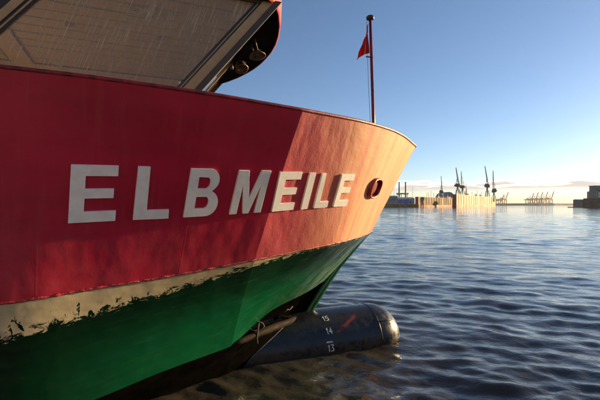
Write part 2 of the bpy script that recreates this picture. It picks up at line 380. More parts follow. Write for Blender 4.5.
SEGS = [(0, 5), (5, 12)]                       # plates meet in a crease at station 5
def catmull(P, lo, hi, t):
    i = min(int(t), hi - 1); i = max(i, lo); f = t - i
    p1, p2 = np.array(P[i]), np.array(P[i + 1])
    p0 = np.array(P[i - 1]) if i - 1 >= lo else 2 * p1 - p2
    p3 = np.array(P[i + 2]) if i + 2 <= hi else 2 * p2 - p1
    d1, d2, d3 = [max(np.linalg.norm(b - a), 1e-6) ** 0.5 for a, b in ((p0, p1), (p1, p2), (p2, p3))]
    m1 = (p2 - p1) + d2 * ((p1 - p0) / d1 - (p2 - p0) / (d1 + d2)); m2 = (p2 - p1) + d2 * ((p3 - p2) / d3 - (p3 - p1) / (d2 + d3))
    return (2 * f**3 - 3 * f**2 + 1) * p1 + (f**3 - 2 * f**2 + f) * m1 + (-2 * f**3 + 3 * f**2) * p2 + (f**3 - f**2) * m2
def seg_of(t):
    for a, b in SEGS:
        if t <= b: return a, b
    return SEGS[-1]
def crv(P, t):
    a, b = seg_of(t); return catmull(P, a, b, min(max(t, a), b))
def top_pt(t, w):                               # topside surface, w = 0 at the rail, 1 at the knuckle
    d, k = crv(D, t), crv(K, t); p = d * (1 - w) + k * w
    bow = 0.035 * math.sin(math.pi * w)         # faint hollow in the flare
    return p - np.array([0, bow, 0])
def arc_table(P):
    ts = np.linspace(0, 12, 1201); pts = np.array([crv(P, t) for t in ts]); return ts, np.concatenate([[0], np.cumsum(np.linalg.norm(np.diff(pts, axis=0), axis=1))])
ATS, ASS = arc_table(K)
def arc(t): return float(np.interp(t, ATS, ASS))

def shell(name, fn, t0, t1, nt, nw, mat, side, thick=0.0, uvh=None, smooth=True):
    vs, uv, fs = [], [], []
    for i in range(nt + 1):
        t = t0 + (t1 - t0) * i / nt; acc = 0; last = None
        for j in range(nw + 1):
            p = fn(t, j / nw)
            if last is not None: acc += float(np.linalg.norm(p - last))
            last = p; vs.append((p[0], -p[1] * side, p[2])); uv.append((arc(t), acc))
    for i in range(nt):
        for j in range(nw):
            a = i * (nw + 1) + j; b = a + nw + 1
            fs.append((a, a + 1, b + 1, b) if side > 0 else (a, b, b + 1, a + 1))
    o = mesh_obj(name, vs, fs, mat, ship, smooth, uv)
    if thick:
        m = o.modifiers.new('plate', 'SOLIDIFY'); m.thickness = thick; m.offset = -1
        m2 = o.modifiers.new('crisp', 'EDGE_SPLIT'); m2.split_angle = R(35)
    return o
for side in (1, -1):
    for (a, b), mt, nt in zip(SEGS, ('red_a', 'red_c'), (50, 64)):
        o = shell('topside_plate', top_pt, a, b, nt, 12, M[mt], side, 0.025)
        if side > 0: o['label'] = {'red_a': 'crimson side plating in shade', 'red_c': 'rounded sunlit stem plating with painted glare and bleached streaks'}[mt]
    def flare(t, w):
        k, g = crv(K, t), crv(G, t); p = k * (1 - w) + g * w
        return p - np.array([0, 0.05 * math.sin(math.pi * w) * min(1, k[1] / 1.2), 0])
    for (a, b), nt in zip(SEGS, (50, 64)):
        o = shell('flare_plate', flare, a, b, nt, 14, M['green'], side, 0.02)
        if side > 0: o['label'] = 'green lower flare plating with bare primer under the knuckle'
# knuckle weld and rail cap: run round the whole bow
def around(P, n=140, t0=0.0, dv=0.0, dz=0.0):
    s = [crv(P, t0 + (12 - t0) * i / n) for i in range(n + 1)]
    pts = [(p[0], -(p[1] + dv), p[2] + dz) for p in s]; pts += [(p[0], p[1] + dv, p[2] + dz) for p in s[-2::-1]]
    return pts
kp = [(p[0] + random.uniform(-.003, .003), p[1], p[2] + random.uniform(-.004, .004)) for p in around(K, 300, 1.0)]
tag(MB().tube(kp, [0.013 + random.uniform(-.004, .006) for _ in kp], 7).build('knuckle_weld', M['weld'], ship, True), 'lumpy red weld bead along the knuckle')
MB().tube(around(D, 160, 0.0, -0.012, 0.006), 0.024, 8).build('rail_cap', M['rail'], ship, True)
# deck inside the bulwark
dk = []
for i in range(57):
    t = 12 * i / 60; d_, k_ = crv(D, t), crv(K, t); p = top_pt(t, (d_[2] - 3.0) / (d_[2] - k_[2])); dk.append((p[0] - 0.03, -(p[1] - 0.06), 3.05))
pts = dk + [(x, -y, zz) for x, y, zz in dk[::-1]]
MB().prism([(x, y, zz) for x, y, zz in pts], (0, 0, -0.05)).build('deck', M['deck'], ship)

# ---- black lower hull
WL = [(-22, 2.45, 0), (-12, 2.45, 0), (-6.7, 1.80, 0), (-5.9, 1.48, 0), (-5.2, 1.22, 0), (-4.13, .82, 0), (-3.5, .52, 0), (-3.1, .36, 0), (-2.8, .22, 0), (-2.6, .12, 0), (-2.5, .06, 0), (-2.42, .03, 0), (-2.38, .0, 0)]
T = [(-22, 2.6, .40), (-12, 2.6, .42), (-6.6, 2.34, .45), (-5.9, 2.05, .48), (-5.2, 1.70, .53), (-4.13, 1.15, .55), (-3.48, .76, .57), (-3.1, .48, .555), (-2.85, .32, .55), (-2.7, .20, .54), (-2.56, .12, .53), (-2.48, .05, .53), (-2.42, .0, .53)]
def lower(t, w):
    a, b = crv(T, t), crv(WL, t)
    p = a + (b - a) * w * 2.0 if w <= 0.5 else b + np.array([0, -b[1] * 0.35, -0.9]) * (w - 0.5) * 2
    if w <= .5: p = p - np.array([0, 0.03 * math.sin(math.pi * w * 2) * min(1, a[1]), 0])
    return p - np.array([0, 0.004, 0])
for side in (1, -1):
    o = shell('lower_hull', lower, 0, 12, 110, 12, M['black'], side)
    # recess behind the free edge of the flare: shelf and inner wall
    def recess(t, w):
        a, k = crv(T, t), crv(K, t)
        inner = np.array([a[0] - 0.05, a[1] * 0.30, a[2] - 0.06]); up = np.array([k[0] * 0.6 + a[0] * 0.4, k[1] * 0.30, k[2] - 0.25])
        return a + (inner - a) * w * 2 if w < 0.5 else inner + (up - inner) * (w - 0.5) * 2
    shell('recess_wall', recess, 5.0, 12, 40, 8, M['black'], side)
    # pipe lying on the shelf
    pp = []
    for i in range(25):
        a = crv(T, 5.02 + (11.9 - 5.02) * i / 24); pp.append((a[0], -(a[1] - 0.02) * side, a[2] + 0.012))
    MB().tube(pp, [0.040 + 0.026 * min(1, i / 4) for i in range(25)], 14).build('bumper_pipe', M['rust_pipe'], ship, True)
# stem bar closing the bow, running down to the bulb
prof = [(-.90, 2.16), (-1.08, 1.99), (-1.42, 1.66), (-1.65, 1.43), (-1.93, 1.07), (-2.13, .80), (-2.30, .55), (-2.40, .3)]
vs, fs, uv = [], [], []
for i, (u, zz) in enumerate(prof):
    hw = 0.035 + 0.03 * min(1, i / 5); back = 0.08 + 0.09 * min(1, i / 4)
    for (du, v) in ((-back, hw), (-0.03, hw * 0.8), (0.012, hw * 0.3), (0.012, -hw * 0.3), (-0.03, -hw * .8), (-back, -hw)):
        vs.append((u + du, v, zz)); uv.append((19.0 + v, 0.5 + i * 0.2))
for i in range(len(prof) - 1):
    for j in range(5):
        a = i * 6 + j; fs.append((a, a + 6, a + 7, a + 1))
    a = i * 6; fs.append((a + 5, a + 11, a + 6, a))
so_ = mesh_obj('stem_bar', vs, fs, M['green'], ship, True, uv)
# debris caught in the recess
def wiggle(c, r, n, seed):
    rr = random.Random(seed); return [(c[0] + r * math.cos(6.6 * i / n) * 1.6 + rr.uniform(-.015, .015), c[1] + rr.uniform(-.03, .03), c[2] + r * math.sin(6.6 * i / n) + rr.uniform(-.012, .012)) for i in range(n)]
MB().tube(wiggle((-3.62, -0.80, 0.70), 0.075, 12, 3), 0.014, 6).build('rope_end', M['rope'], ship, True)
MB().tube([(-3.60, -.84, .76), (-3.63, -.88, .66), (-3.66, -.93, .55), (-3.65, -.93, .46)], 0.012, 6).build('rope_end', M['rope'], ship, True)
MB().tube([(-3.02, -.46, .78), (-2.94, -.42, .82), (-2.88, -.38, .80), (-2.82, -.36, .85)], 0.012, 6).build('rope_end', M['rope'], ship, True)
MB().tube([(-3.22 + .07 * i, -.52 + .03 * i, .70 + .03 * math.sin(i * 1.1)) for i in range(6)], 0.035, 8).build('old_fender', M['black'], ship, True)

# ---- bulbous bow
BR, BZ = 0.66, -0.02
def bulb_r(u):
    if u < -1.02: return BR
    q = min(1, (u + 1.02) / 0.66); return BR * max(0.0, 1 - q ** 2.3) ** 0.5
def bulb_pt(u, a, off=0.0):                     # a measured from straight up towards starboard
    r = bulb_r(u) + off; return (u, -r * math.sin(a), BZ + r * math.cos(a))
us = [-5.0, -4, -3.4, -3, -2.6, -2.2, -1.8, -1.4, -1.15, -1.02] + [-1.02 + 0.66 * math.sin(math.pi / 2 * i / 18) for i in range(1, 19)]
NS = 56; vs = [bulb_pt(u, 2 * math.pi * k / NS) for u in us for k in range(NS)]
fs = [(i * NS + k, i * NS + (k + 1) % NS, (i + 1) * NS + (k + 1) % NS, (i + 1) * NS + k) for i in range(len(us) - 1) for k in range(NS)]
bulb = MB().add(vs, fs).build('bulbous_bow', M['bulb'], ship, True)
tag(bulb, 'black rounded bulb with white draught figures, half under water')
for uu in (-1.06,):
    MB().tube([bulb_pt(uu, -1.9 + 3.8 * i / 40, 0.0) for i in range(41)], 0.006, 6).build('weld_seam', M['bulb'], bulb, True)
MB().tube([bulb_pt(-1.05 + 0.60 * i / 16, 0.85, 0.0) for i in range(17)], 0.008, 6).build('weld_seam', M['bulb'], bulb, True)
# weld where the lower hull meets the bulb
wp = []
for i in range(60):
    t = 5.6 + (11.6 - 5.6) * i / 59; best = None
    for j in range(81):
        p = lower(t, 0.5 * j / 80); e = abs(math.hypot(p[1], p[2] - BZ) - BR)
        if best is None or e < best[0]: best = (e, p)
    if best[0] < 0.02: wp.append(W2(best[1]))
if len(wp) > 4: MB().tube(wp, 0.009, 6).build('weld_seam', M['weld_pale'], bulb, True)
# draught marks
STROKES = {'1': [((.15, .75), (.5, 1)), ((.5, 1), (.5, 0))],
           '3': [((0, 1), (.9, 1)), ((.9, 1), (.4, .58)), ((.4, .58), (.9, .42)), ((.9, .42), (.85, .08)), ((.85, .08), (0, 0))],
           '4': [((.65, 1), (0, .35)), ((0, .35), (1, .35)), ((.65, .7), (.65, 0))],
           '5': [((.9, 1), (.1, 1)), ((.1, 1), (.05, .55)), ((.05, .55), (.8, .55)), ((.8, .55), (.85, .1)), ((.85, .1), (0, 0))]}
def draught(txt, u0, a0, size=0.108, dash=False):
    mb = MB(); sc = size / BR; st = 0.009
    def P(x, y): return Vector(bulb_pt(u0 + x, a0 - y / BR, 0.003))
    for i, ch in enumerate(txt):
        ox = i * size * 0.62
        for (x0, y0), (x1, y1) in STROKES[ch]:
            a = Vector((ox + x0 * size * .5, y0 * size)); b = Vector((ox + x1 * size * .5, y1 * size)); d = (b - a).normalized(); nn = Vector((-d.y, d.x)) * st; a = a - d * st * .6; b = b + d * st * .6
            q = [P(*(a + nn)), P(*(a - nn)), P(*(b - nn)), P(*(b + nn))]; mb.add(q, [(0, 1, 2, 3)])
    if dash:
        q = [P(-.02, size * 1.5 - .012), P(size * 1.0, size * 1.5 - .012), P(size * 1.0, size * 1.5 + .012), P(-.02, size * 1.5 + .012)]; mb.add(q, [(0, 1, 2, 3)])
    o = mb.build('draught_mark', M['mark'], bulb); m = o.modifiers.new('t', 'SOLIDIFY'); m.thickness = 0.004; m.offset = 0
    return o
draught('15', -2.20, 0.62); draught('14', -2.22, 1.02); draught('13', -2.24, 1.48, dash=True)

# ---- raised name on the bow: letters 0.6 m high, welded on across the middle of the plating
def top_n(t, w):
    e = 1e-3; a = top_pt(t + e, w) - top_pt(t - e, w); b = top_pt(t, w + e) - top_pt(t, w - e); n = np.cross(a, b); n /= np.linalg.norm(n)
    return n if n[1] > 0 else -n
def arcs(cx, cy, rx, ry, a0, a1, n): return [(cx + rx * math.cos(R(a0 + (a1 - a0) * i / n)), cy + ry * math.sin(R(a0 + (a1 - a0) * i / n))) for i in range(n + 1)]
GLYPH = {
 'E': [[(0, 0), (1, 0), (1, .19), (.31, .19), (.31, .42), (.93, .42), (.93, .59), (.31, .59), (.31, .81), (1, .81), (1, 1), (0, 1)]],
 'L': [[(0, 0), (1, 0), (1, .18), (.36, .18), (.36, 1), (0, 1)]],
 'I': [[(0, 0), (1, 0), (1, 1), (0, 1)]],
 'M': [[(0, 0), (.22, 0), (.22, .66), (.42, 0), (.60, 0), (.79, .66), (.79, 0), (1, 0), (1, 1), (.70, 1), (.505, .36), (.31, 1), (0, 1)]],
 'B': [[(0, 0), (.62, 0)] + arcs(.66, .27, .34, .27, -80, 75, 9) + arcs(.62, .765, .33, .235, -55, 90, 9) + [(.6, 1), (0, 1)],
       [(.29, .17), (.60, .17)] + arcs(.58, .295, .12, .125, -80, 80, 5) + [(.29, .42)],
       [(.29, .59), (.58, .59)] + arcs(.56, .71, .11, .115, -80, 80, 5) + [(.29, .83)]]}
for ch, t0, t1, b0, b1, wt, wb in [('E', 2.653, 3.204, 2.611, 3.178, .384, .656), ('L', 3.422, 3.810, 3.395, 3.849, .381, .654), ('B', 4.031, 4.345, 4.032, 4.378, .381, .652), ('M', 4.514, 4.862, 4.520, 4.874, .383, .653),
                                    ('E', 4.964, 5.250, 5.012, 5.265, .386, .653), ('I', 5.350, 5.434, 5.364, 5.443, .391, .657), ('L', 5.526, 5.710, 5.527, 5.725, .395, .658), ('E', 5.852, 6.202, 5.826, 6.197, .401, .661)]:
    loops = GLYPH[ch]; dense = []
    for lp in loops:                             # subdivide so that the letters follow the plating
        q = []
        for i in range(len(lp)):
            a, b = lp[i], lp[(i + 1) % len(lp)]; n = max(1, int(max(abs(a[0] - b[0]), abs(a[1] - b[1])) / 0.25))
            q += [(a[0] + (b[0] - a[0]) * k / n, a[1] + (b[1] - a[1]) * k / n) for k in range(n)]
        dense.append(q)
    flat = [p for lp in dense for p in lp]
    tris = tessellate_polygon([[Vector((x, y, 0)) for x, y in lp] for lp in dense])
    C00, C10, C01, C11 = top_pt(b0, wb), top_pt(b1, wb), top_pt(t0, wt), top_pt(t1, wt)
    C11 = C01 + (C10 - C00) * (np.linalg.norm(C11 - C01) / np.linalg.norm(C10 - C00)) * 0.5 + (C11 - C01) * 0.5
    LN = np.cross(C10 - C00, C01 - C00); LN /= np.linalg.norm(LN); LN = LN if LN[1] > 0 else -LN
    def put(x, y, off):
        p = (C00 * (1 - x) + C10 * x) * (1 - y) + (C01 * (1 - x) + C11 * x) * y; return W2(p + LN * off)
    nF = len(flat); vs = [put(x, y, 0.028) for x, y in flat] + [put(x, y, -0.03) for x, y in flat]
    fs = [tuple(t) for t in tris]; k = 0
    for lp in dense:
        m = len(lp)
        for i in range(m): a, b = k + i, k + (i + 1) % m; fs.append((a, b, b + nF, a + nF))
        k += m
    o = MB().add(vs, fs).build('letter', M['white'], ship); o['label'] = 'raised white letter ' + ch
    bevel(o, 0.003, 1)

# ---- hawse pipe
ht, hw = 7.55, 0.512
P0 = Vector(W2(top_pt(ht, hw))); Nn = Vector(W2(top_n(ht, hw)))
Th = (Vector(W2(top_pt(ht + .2, hw))) - Vector(W2(top_pt(ht - .2, hw)))).normalized(); Tv = Nn.cross(Th).normalized()
if Tv.z < 0: Tv = -Tv
def ring_lathe(name, prof_, mat, parent, rx, ry, n=36):
    vs, fs = [], []
    for (r, o_) in prof_:
        for k in range(n):
            a = 2 * math.pi * k / n; ca, sa = math.cos(a), math.sin(a)
            ex = 2 / 2.6; cx_ = math.copysign(abs(ca) ** ex, ca); sy_ = math.copysign(abs(sa) ** ex, sa)
            vs.append(P0 + Th * cx_ * (rx + r) + Tv * sy_ * (ry + r) + Nn * o_)
    m = len(prof_)
    for i in range(m - 1):
        for k in range(n): fs.append((i * n + k, i * n + (k + 1) % n, (i + 1) * n + (k + 1) % n, (i + 1) * n + k))
    return MB().add(vs, fs).build(name, mat, parent, True)
hawse = ring_lathe('hawse_pipe', [(0.03, -0.05), (0.03, 0.04), (0.024, 0.055), (0.012, 0.06), (0.0, 0.055), (-0.006, 0.03), (-0.01, -0.02), (-0.012, -0.1)], M['dark_red'], ship, 0.225, 0.155)
tag(hawse, 'oval red mooring opening with a raised rim')
pl = ring_lathe('hawse_plug', [(-0.005, 0.0), (-0.06, 0.004), (-0.13, 0.004)], M['dark_red'], hawse, 0.225, 0.155)
bm = bmesh.new(); bm.from_mesh(pl.data); bmesh.ops.holes_fill(bm, edges=[e for e in bm.edges if e.is_boundary], sides=0); bm.to_mesh(pl.data); bm.free()

# ------------------------------------------------------------------ wheelhouse (a part of the ship)
ZC, ZD = 5.45, 3.05; VW = 1.95; RAKE = 0.81
def jamb_u(u_top, z): return u_top - (ZC - z) * RAKE
wh = MB()
# roof slab, rear wall, floor stand under the window sills
ULEN = -13.0
wh.prism([(-3.72, -VW, ZC + .05), (-3.72, VW, ZC + .05), (ULEN, VW, ZC + .05), (ULEN, -VW, ZC + .05)], (0, 0, 0.30))
wh.box((ULEN, 0, (ZC + ZD) / 2), (0.06, 2 * VW - .1, ZC - ZD + .02))
for sd in (1, -1):
    q = [(ULEN, -sd * VW, ZD), (jamb_u(-3.72, ZD), -sd * VW, ZD), (jamb_u(-3.72, 3.75), -sd * VW, 3.75), (ULEN, -sd * VW, 3.75)]
    wh.prism(q, (0, sd * 0.05, 0))
q = [(jamb_u(-3.72, ZD), -VW + .06, ZD), (jamb_u(-3.72, ZD), VW - .06, ZD), (jamb_u(-3.72, 3.75), VW - .06, 3.75), (jamb_u(-3.72, 3.75), -VW + .06, 3.75)]
wh.prism(q, (-0.05, 0, 0))
whouse = tag(wh.build('wheelhouse', M['cabin'], ship), 'wheelhouse with raked side windows under a black visor')
MB().box(((ULEN - 5.8) / 2 , 0, 3.2), (abs(ULEN + 5.8) - .2, 2 * VW - .2, 0.04)).build('cabin_floor', M['lining'], whouse)
# ceiling planks and cross beam
nP = 12; pw = 2 * (VW - 0.06) / nP
proto = None
for i in range(nP):
    y = -(VW - 0.06) + pw * (i + .5)
    if proto is None:
        proto = MB().box((0, 0, 0), (abs(ULEN + 3.85), pw - 0.045, 0.03)).build('ceiling_plank', M['wood'], whouse); o = proto
    else:
        o = proto.copy(); COL.objects.link(o); o.parent = whouse
    o.location = ((ULEN - 3.85) / 2, y, ZC + 0.0 + random.uniform(-.004, .004))
MB().box(((ULEN - 3.8) / 2, 0, ZC + 0.032), (abs(ULEN + 3.8), 2 * VW - .1, 0.02)).build('ceiling_backing', M['post'], whouse)
for ub in (-7.45, -10.4):
    MB().box((ub, 0, ZC - 0.033), (0.34, 2 * VW - .14, 0.03)).build('ceiling_beam', M['wood'], whouse)
    for e in (-1, 1): MB().box((ub + e * 0.185, 0, ZC - 0.03), (0.03, 2 * VW - .14, 0.03)).build('beam_trim', M['post'], whouse)
MB().box((-8.35, 0, 4.22), (0.05, 2 * VW - .16, 2.3)).build('bounce_bulkhead', M['lining'], whouse)  # white cross wall added to bounce sunlight onto the ceiling
for k in range(3): MB().box(((ULEN - 3.85) / 2 - .3, VW - .075, ZC - .20 - .33 * k), (abs(ULEN + 3.85) - .9, 0.025, .315)).build('side_lining', M['wood'], whouse)
# louvred vent in the ceiling
vx, vy = -5.35, -1.25
for i in range(6): MB().box((vx, vy + 0.062 * i, ZC - .035), (0.52, 0.034, 0.03)).build('vent_slat', M['vent'], whouse)
for xx in (-5.1, -6.4): 
    MB().tube([(xx, -.25, ZC - .018), (xx, -.25, ZC - .04)], 0.055, 16).build('ceiling_lamp', M['alu'], whouse)
# side windows: raked parallelograms; u at the head of each mullion
HEADS = [-3.72, -6.12, -8.6, -11.0]
def para(u0, u1, z0, z1, y, dy):        # parallelogram slab in the window plane
    return [(jamb_u(u0, z0), y, z0), (jamb_u(u1, z0), y, z0), (jamb_u(u1, z1), y, z1), (jamb_u(u0, z1), y, z1)], (0, dy, 0)
Z0, Z1 = 3.78, ZC + .04
for sd in (1, -1):
    y = -sd * VW
    for i, uh in enumerate(HEADS):
        # from the pane edge outwards: gasket, thin bright bead, gasket, broad frame, edge bead, post
        strips = [(0.000, 0.040, 'gasket', .010), (0.040, 0.055, 'alu', .016), (0.055, 0.085, 'gasket', .012), (0.085, 0.205, 'alu', .035), (0.205, 0.222, 'alu', .05)]
        rgt = MB(); gk = MB(); 
        if i == 0:
            for a, b, mm, pr in strips:
                p, d = para(uh - .25 + a, uh - .25 + b, Z0, Z1, y - sd * pr, sd * (pr + .03)); (gk if mm == 'gasket' else rgt).prism(p, d)
            rgt.build('window_frame', M['alu'], whouse); gk.build('window_gasket', M['gasket'], whouse)
            p, d = para(uh - .027, uh + .07, Z0, Z1 + .0, y - sd * 0.045, sd * 0.16); MB().prism(p, d).build('corner_post', M['post'], whouse)
        else:
            for a, b, mm, pr in [(-.02, 0.0, 'alu', .035), (0.0, .03, 'gasket', .02), (-.06, -.02, 'gasket', .02), (-.16, -.06, 'alu', .04), (-.27, -.16, 'gasket', .02)]:
                p, d = para(uh + a, uh + b, Z0, Z1, y - sd * pr, sd * (pr + .03)); (gk if mm == 'gasket' else rgt).prism(p, d)
            rgt.build('window_frame', M['alu'], whouse); gk.build('window_gasket', M['gasket'], whouse)
    for i in range(3):
        u0 = HEADS[i] - (.25 if i == 0 else .27); u1 = HEADS[i + 1] + .03
        p, d = para(u0, u1, Z0, Z1, y, sd * 0.008); MB().prism(p, d).build('window_pane', M['glass' if sd > 0 else 'glass_clean'], whouse)
    p, d = para(HEADS[0] - .02, ULEN + 1, ZC - .03, ZC + .05, y - sd * .03, sd * .028); MB().prism(p, d).build('window_head', M['post'], whouse)
# front panes
for k in range(3):
    y0, y1 = -VW + .1 + k * (2 * VW - .2) / 3 + .05, -VW + .1 + (k + 1) * (2 * VW - .2) / 3 - .05
    q = [(jamb_u(-3.76, Z0), y0, Z0), (jamb_u(-3.76, Z0), y1, Z0), (jamb_u(-3.76, Z1), y1, Z1), (jamb_u(-3.76, Z1), y0, Z1)]
    MB().prism(q, (-.008, 0, 0)).build('front_pane', M['glass_clean'], whouse)
for k in (1, 2):
    y = -VW + .1 + k * (2 * VW - .2) / 3
    q = [(jamb_u(-3.74, Z0), y - .05, Z0), (jamb_u(-3.74, Z0), y + .05, Z0), (jamb_u(-3.74, Z1), y + .05, Z1), (jamb_u(-3.74, Z1), y - .05, Z1)]
    MB().prism(q, (-.08, 0, 0)).build('front_mullion', M['alu'], whouse)
# visor
half = [(-3.20, 0), (-3.21, .33), (-3.25, .67), (-3.32, 1.0), (-3.42, 1.35), (-3.56, 1.70), (-3.70, 1.96), (-3.86, 2.08), (-4.2, 2.12)]
outl = [(u, -v) for u, v in half[::-1]] + [(u, v) for u, v in half[1:]]
sof = MB().prism([(u, y, ZC + .012) for u, y in outl] + [(-3.80, 1.9, ZC + .012), (-3.80, -1.9, ZC + .012)], (0, 0, 0.04)).build('visor', M['soffit'], whouse)
fa = MB(); n = len(outl); vs = []
for dz, ex in ((0.0, 0.0), (0.02, 0.02), (0.36, 0.035), (0.36, -0.02), (0.0, -0.015)):
    for u, y in outl:
        d = Vector((u + 5.2, y)).normalized(); vs.append((u + d.x * ex, y + d.y * ex, ZC + dz))
fs = [(r * n + i, r * n + i + 1, ((r + 1) % 5) * n + i + 1, ((r + 1) % 5) * n + i) for r in range(5) for i in range(n - 1)]
fs += [tuple(r * n for r in range(5)), tuple(r * n + n - 1 for r in range(5))]
MB().add(vs, fs).build('visor_fascia', M['fascia'], whouse)
# floodlight and horn hanging under the visor
def lathe_dir(prof_, org, axis, n=20):
    axis = Vector(axis).normalized(); a = axis.orthogonal().normalized(); b = axis.cross(a); vs, fs = [], []
    for d, r in prof_:
        for k in range(n): vs.append(Vector(org) + axis * d + (a * math.cos(2 * math.pi * k / n) + b * math.sin(2 * math.pi * k / n)) * r)
    for i in range(len(prof_) - 1):
        for k in range(n): fs.append((i * n + k, i * n + (k + 1) % n, (i + 1) * n + (k + 1) % n, (i + 1) * n + k))
    return vs, fs
o1 = Vector((-3.56, -0.60, ZC - .17)); ax = Vector((.10, -.16, -.98))
mb = MB().add(*lathe_dir([(-.06, .001), (-.06, .05), (-.02, .08), (.03, .135), (.05, .145), (.052, .13), (.02, .10), (-.01, .04), (-.01, .001)], o1, ax))
mb.tube([o1 + Vector((-.02, .10, .02)), (-3.64, -.52, ZC)], .010, 6).tube([o1 + Vector((-.02, -.10, .02)), (-3.66, -.80, ZC)], .010, 6)
mb.add(*lathe_dir([(-.01, .045), (.03, .04), (.045, .001)], o1, ax, 12))
mb.build('floodlight', M['brass'], whouse, True)
o2 = Vector((-3.66, 0.12, ZC - .17)); ax = Vector((.15, -.45, -.88))
mb = MB().add(*lathe_dir([(-.10, .001), (-.09, .06), (-.04, .10), (.03, .105), (.07, .125), (.08, .11), (.05, .07), (0, .035), (0, .001)], o2, ax))
mb.tube([o2 + Vector((0, 0, .05)), (o2.x - .02, o2.y + .02, ZC)], .012, 6)
mb.build('ship_horn', M['copper'], whouse, True)
mb = MB().tube([(-3.78, .35, ZC), (-3.78, .35, ZC - .1)], .012, 6).add(*lathe_dir([(0, .001), (0, .035), (.06, .03), (.06, .001)], (-3.78, .35, ZC - .16), (0, 0, 1)))
mb.build('deck_lamp', M['brass'], whouse, True)
# aft deckhouse closing the ship beyond the wheelhouse
MB().box((-17.2, 0, 4.1), (7.8, 4.2, 2.1)).build('deckhouse', M['cabin'], ship)
tr = [(-22.0, -2.8, 3.95), (-22.0, 2.8, 3.95), (-22.0, 2.7, 1.6), (-22.0, 2.6, .4), (-22, 2.45, 0), (-22, 1.6, -.9), (-22, -1.6, -.9), (-22, -2.45, 0), (-22, -2.6, .4), (-22, -2.7, 1.6)]
MB().prism(tr, (0.05, 0, 0)).build('transom', M['dark_red'], ship)

# ------------------------------------------------------------------ flagpole and flag
def L2W(p): 
    c_, s_ = math.cos(HEAD), math.sin(HEAD); return Vector((2.33 + c_ * p[0] - s_ * p[1], 8.72 + s_ * p[0] + c_ * p[1], p[2]))
fp = empty('flagpole', L2W((-.80, 0, 3.05)), HEAD); tag(fp, 'dark red flagpole standing on the foredeck behind the bow rail', 'flagpole')
def FP(z): f = (z - 3.05) / (6.62 - 3.05); return Vector((-0.135 * f, 0.0, z - 3.05))
MB().tube([FP(3.05), FP(4.5), FP(6.60)], [0.036, 0.034, 0.029], 14).build('pole', M['pole'], fp, True)
MB().add(*lathe_dir([(0, .001), (0, .07), (.015, .082), (.05, .085), (.075, .06), (.085, .001)], FP(6.58), (0, 0, 1))).build('pole_cap', M['truck'], fp, True)
MB().tube([FP(6.56) + Vector((-.07, .035, 0)), FP(5.3) + Vector((-.075, .03, 0)), FP(4.1) + Vector((-.06, .02, 0))], 0.005, 5).build('halyard', M['line'], fp)
MB().tube([FP(5.80) + Vector((-.12, .02, 0)), FP(5.80) + Vector((.04, 0, 0))], 0.014, 6).build('cleat', M['pole'], fp)
MB().add(*lathe_dir([(0, .001), (0, .09), (.06, .09), (.07, .05), (.25, .048), (.25, .001)], FP(3.05), (0, 0, 1))).build('socket', M['dark_red'], fp, True)
# limp flag: hoist along the pole, fly hanging down in folds
NU, NV = 26, 24; vs, fs = [], []
for j in range(NV + 1):
    q = j / NV                                    # down the hoist
    for i in range(NU + 1):
        p = i / NU                                # along the fly
        hoist_z = 6.49 - 0.62 * q
        drop = 0.36 * p ** 1.1 * (1 - 0.45 * q); out = 0.33 * (0.10 + 0.90 * q ** 0.8) * p ** 0.8
        fold = 0.045 * math.sin(p * 9.0 + q * 2.2) * min(1, p * 3) + 0.02 * math.sin(p * 17 + q * 5)
        base = FP(hoist_z)
        vs.append((base.x - 0.055 - out + 0.015 * math.sin(q * 9 + p * 6) * p, base.y + fold, base.z - drop))
for j in range(NV):
    for i in range(NU): a = j * (NU + 1) + i; fs.append((a, a + 1, a + NU + 2, a + NU + 1))
fl = mesh_obj('flag', vs, fs, M['flag'], None, True); fl.location = fp.location; fl.rotation_euler = fp.rotation_euler
m = fl.modifiers.new('t', 'SOLIDIFY'); m.thickness = 0.004
tag(fl, 'limp red flag hanging at the head of the flagpole', 'flag')

# ------------------------------------------------------------------ far bank
def at(px, Y, zz=0.0): return Vector(((px - 300) / 400 * Y, Y, zz))
M['rustdock'] = simple('rusty_brown_dock_steel', (0.17, 0.092, 0.045), 0.8, 0, 0.55, 0.12, 0.0, (1, 1, 0.25))
M['creamdock'] = simple('cream_dock_steel', (0.46, 0.37, 0.24), 0.75, 0, 0.22, 0.10, 0.0, (1, 1, 0.2))
M['reddock'] = simple('red_oxide_steel', (0.28, 0.03, 0.025), 0.7, 0, 0.25, 0.3, 0.0)
M['steeldark'] = simple('dark_crane_steel', (0.075, 0.072, 0.075), 0.6, 0, 0.3, 0.4, 0.0)
M['steelgrey'] = simple('grey_crane_steel', (0.22, 0.22, 0.20), 0.6, 0, 0.25, 0.4, 0.0)
M['jib'] = simple('pale_jib_steel', (0.42, 0.41, 0.36), 0.6, 0, 0.2, 0.4, 0.0)
M['craneyellow'] = simple('crane_yellow', (0.55, 0.36, 0.06), 0.6, 0, 0.2, 0.4, 0.0)
M['gantry'] = simple('gantry_orange', (0.70, 0.42, 0.16), 0.6, 0, 0.2, 0.1, 0.0)
M['gantrywhite'] = simple('gantry_white', (0.65, 0.62, 0.58), 0.6, 0, 0.15, 0.1, 0.0)
M['shedgrey'] = simple('shed_grey', (0.22, 0.22, 0.24), 0.7, 0, 0.2, 0.1, 0.0)
M['shedpale'] = simple('shed_pale_blue', (0.34, 0.42, 0.50), 0.6, 0, 0.15, 0.1, 0.0)
M['shedblue'] = simple('shed_blue', (0.03, 0.10, 0.42), 0.5, 0, 0.15, 0.1, 0.0)
M['quay'] = simple('timber_quay', (0.24, 0.14, 0.05), 0.85, 0, 0.5, 0.4, 0.0)
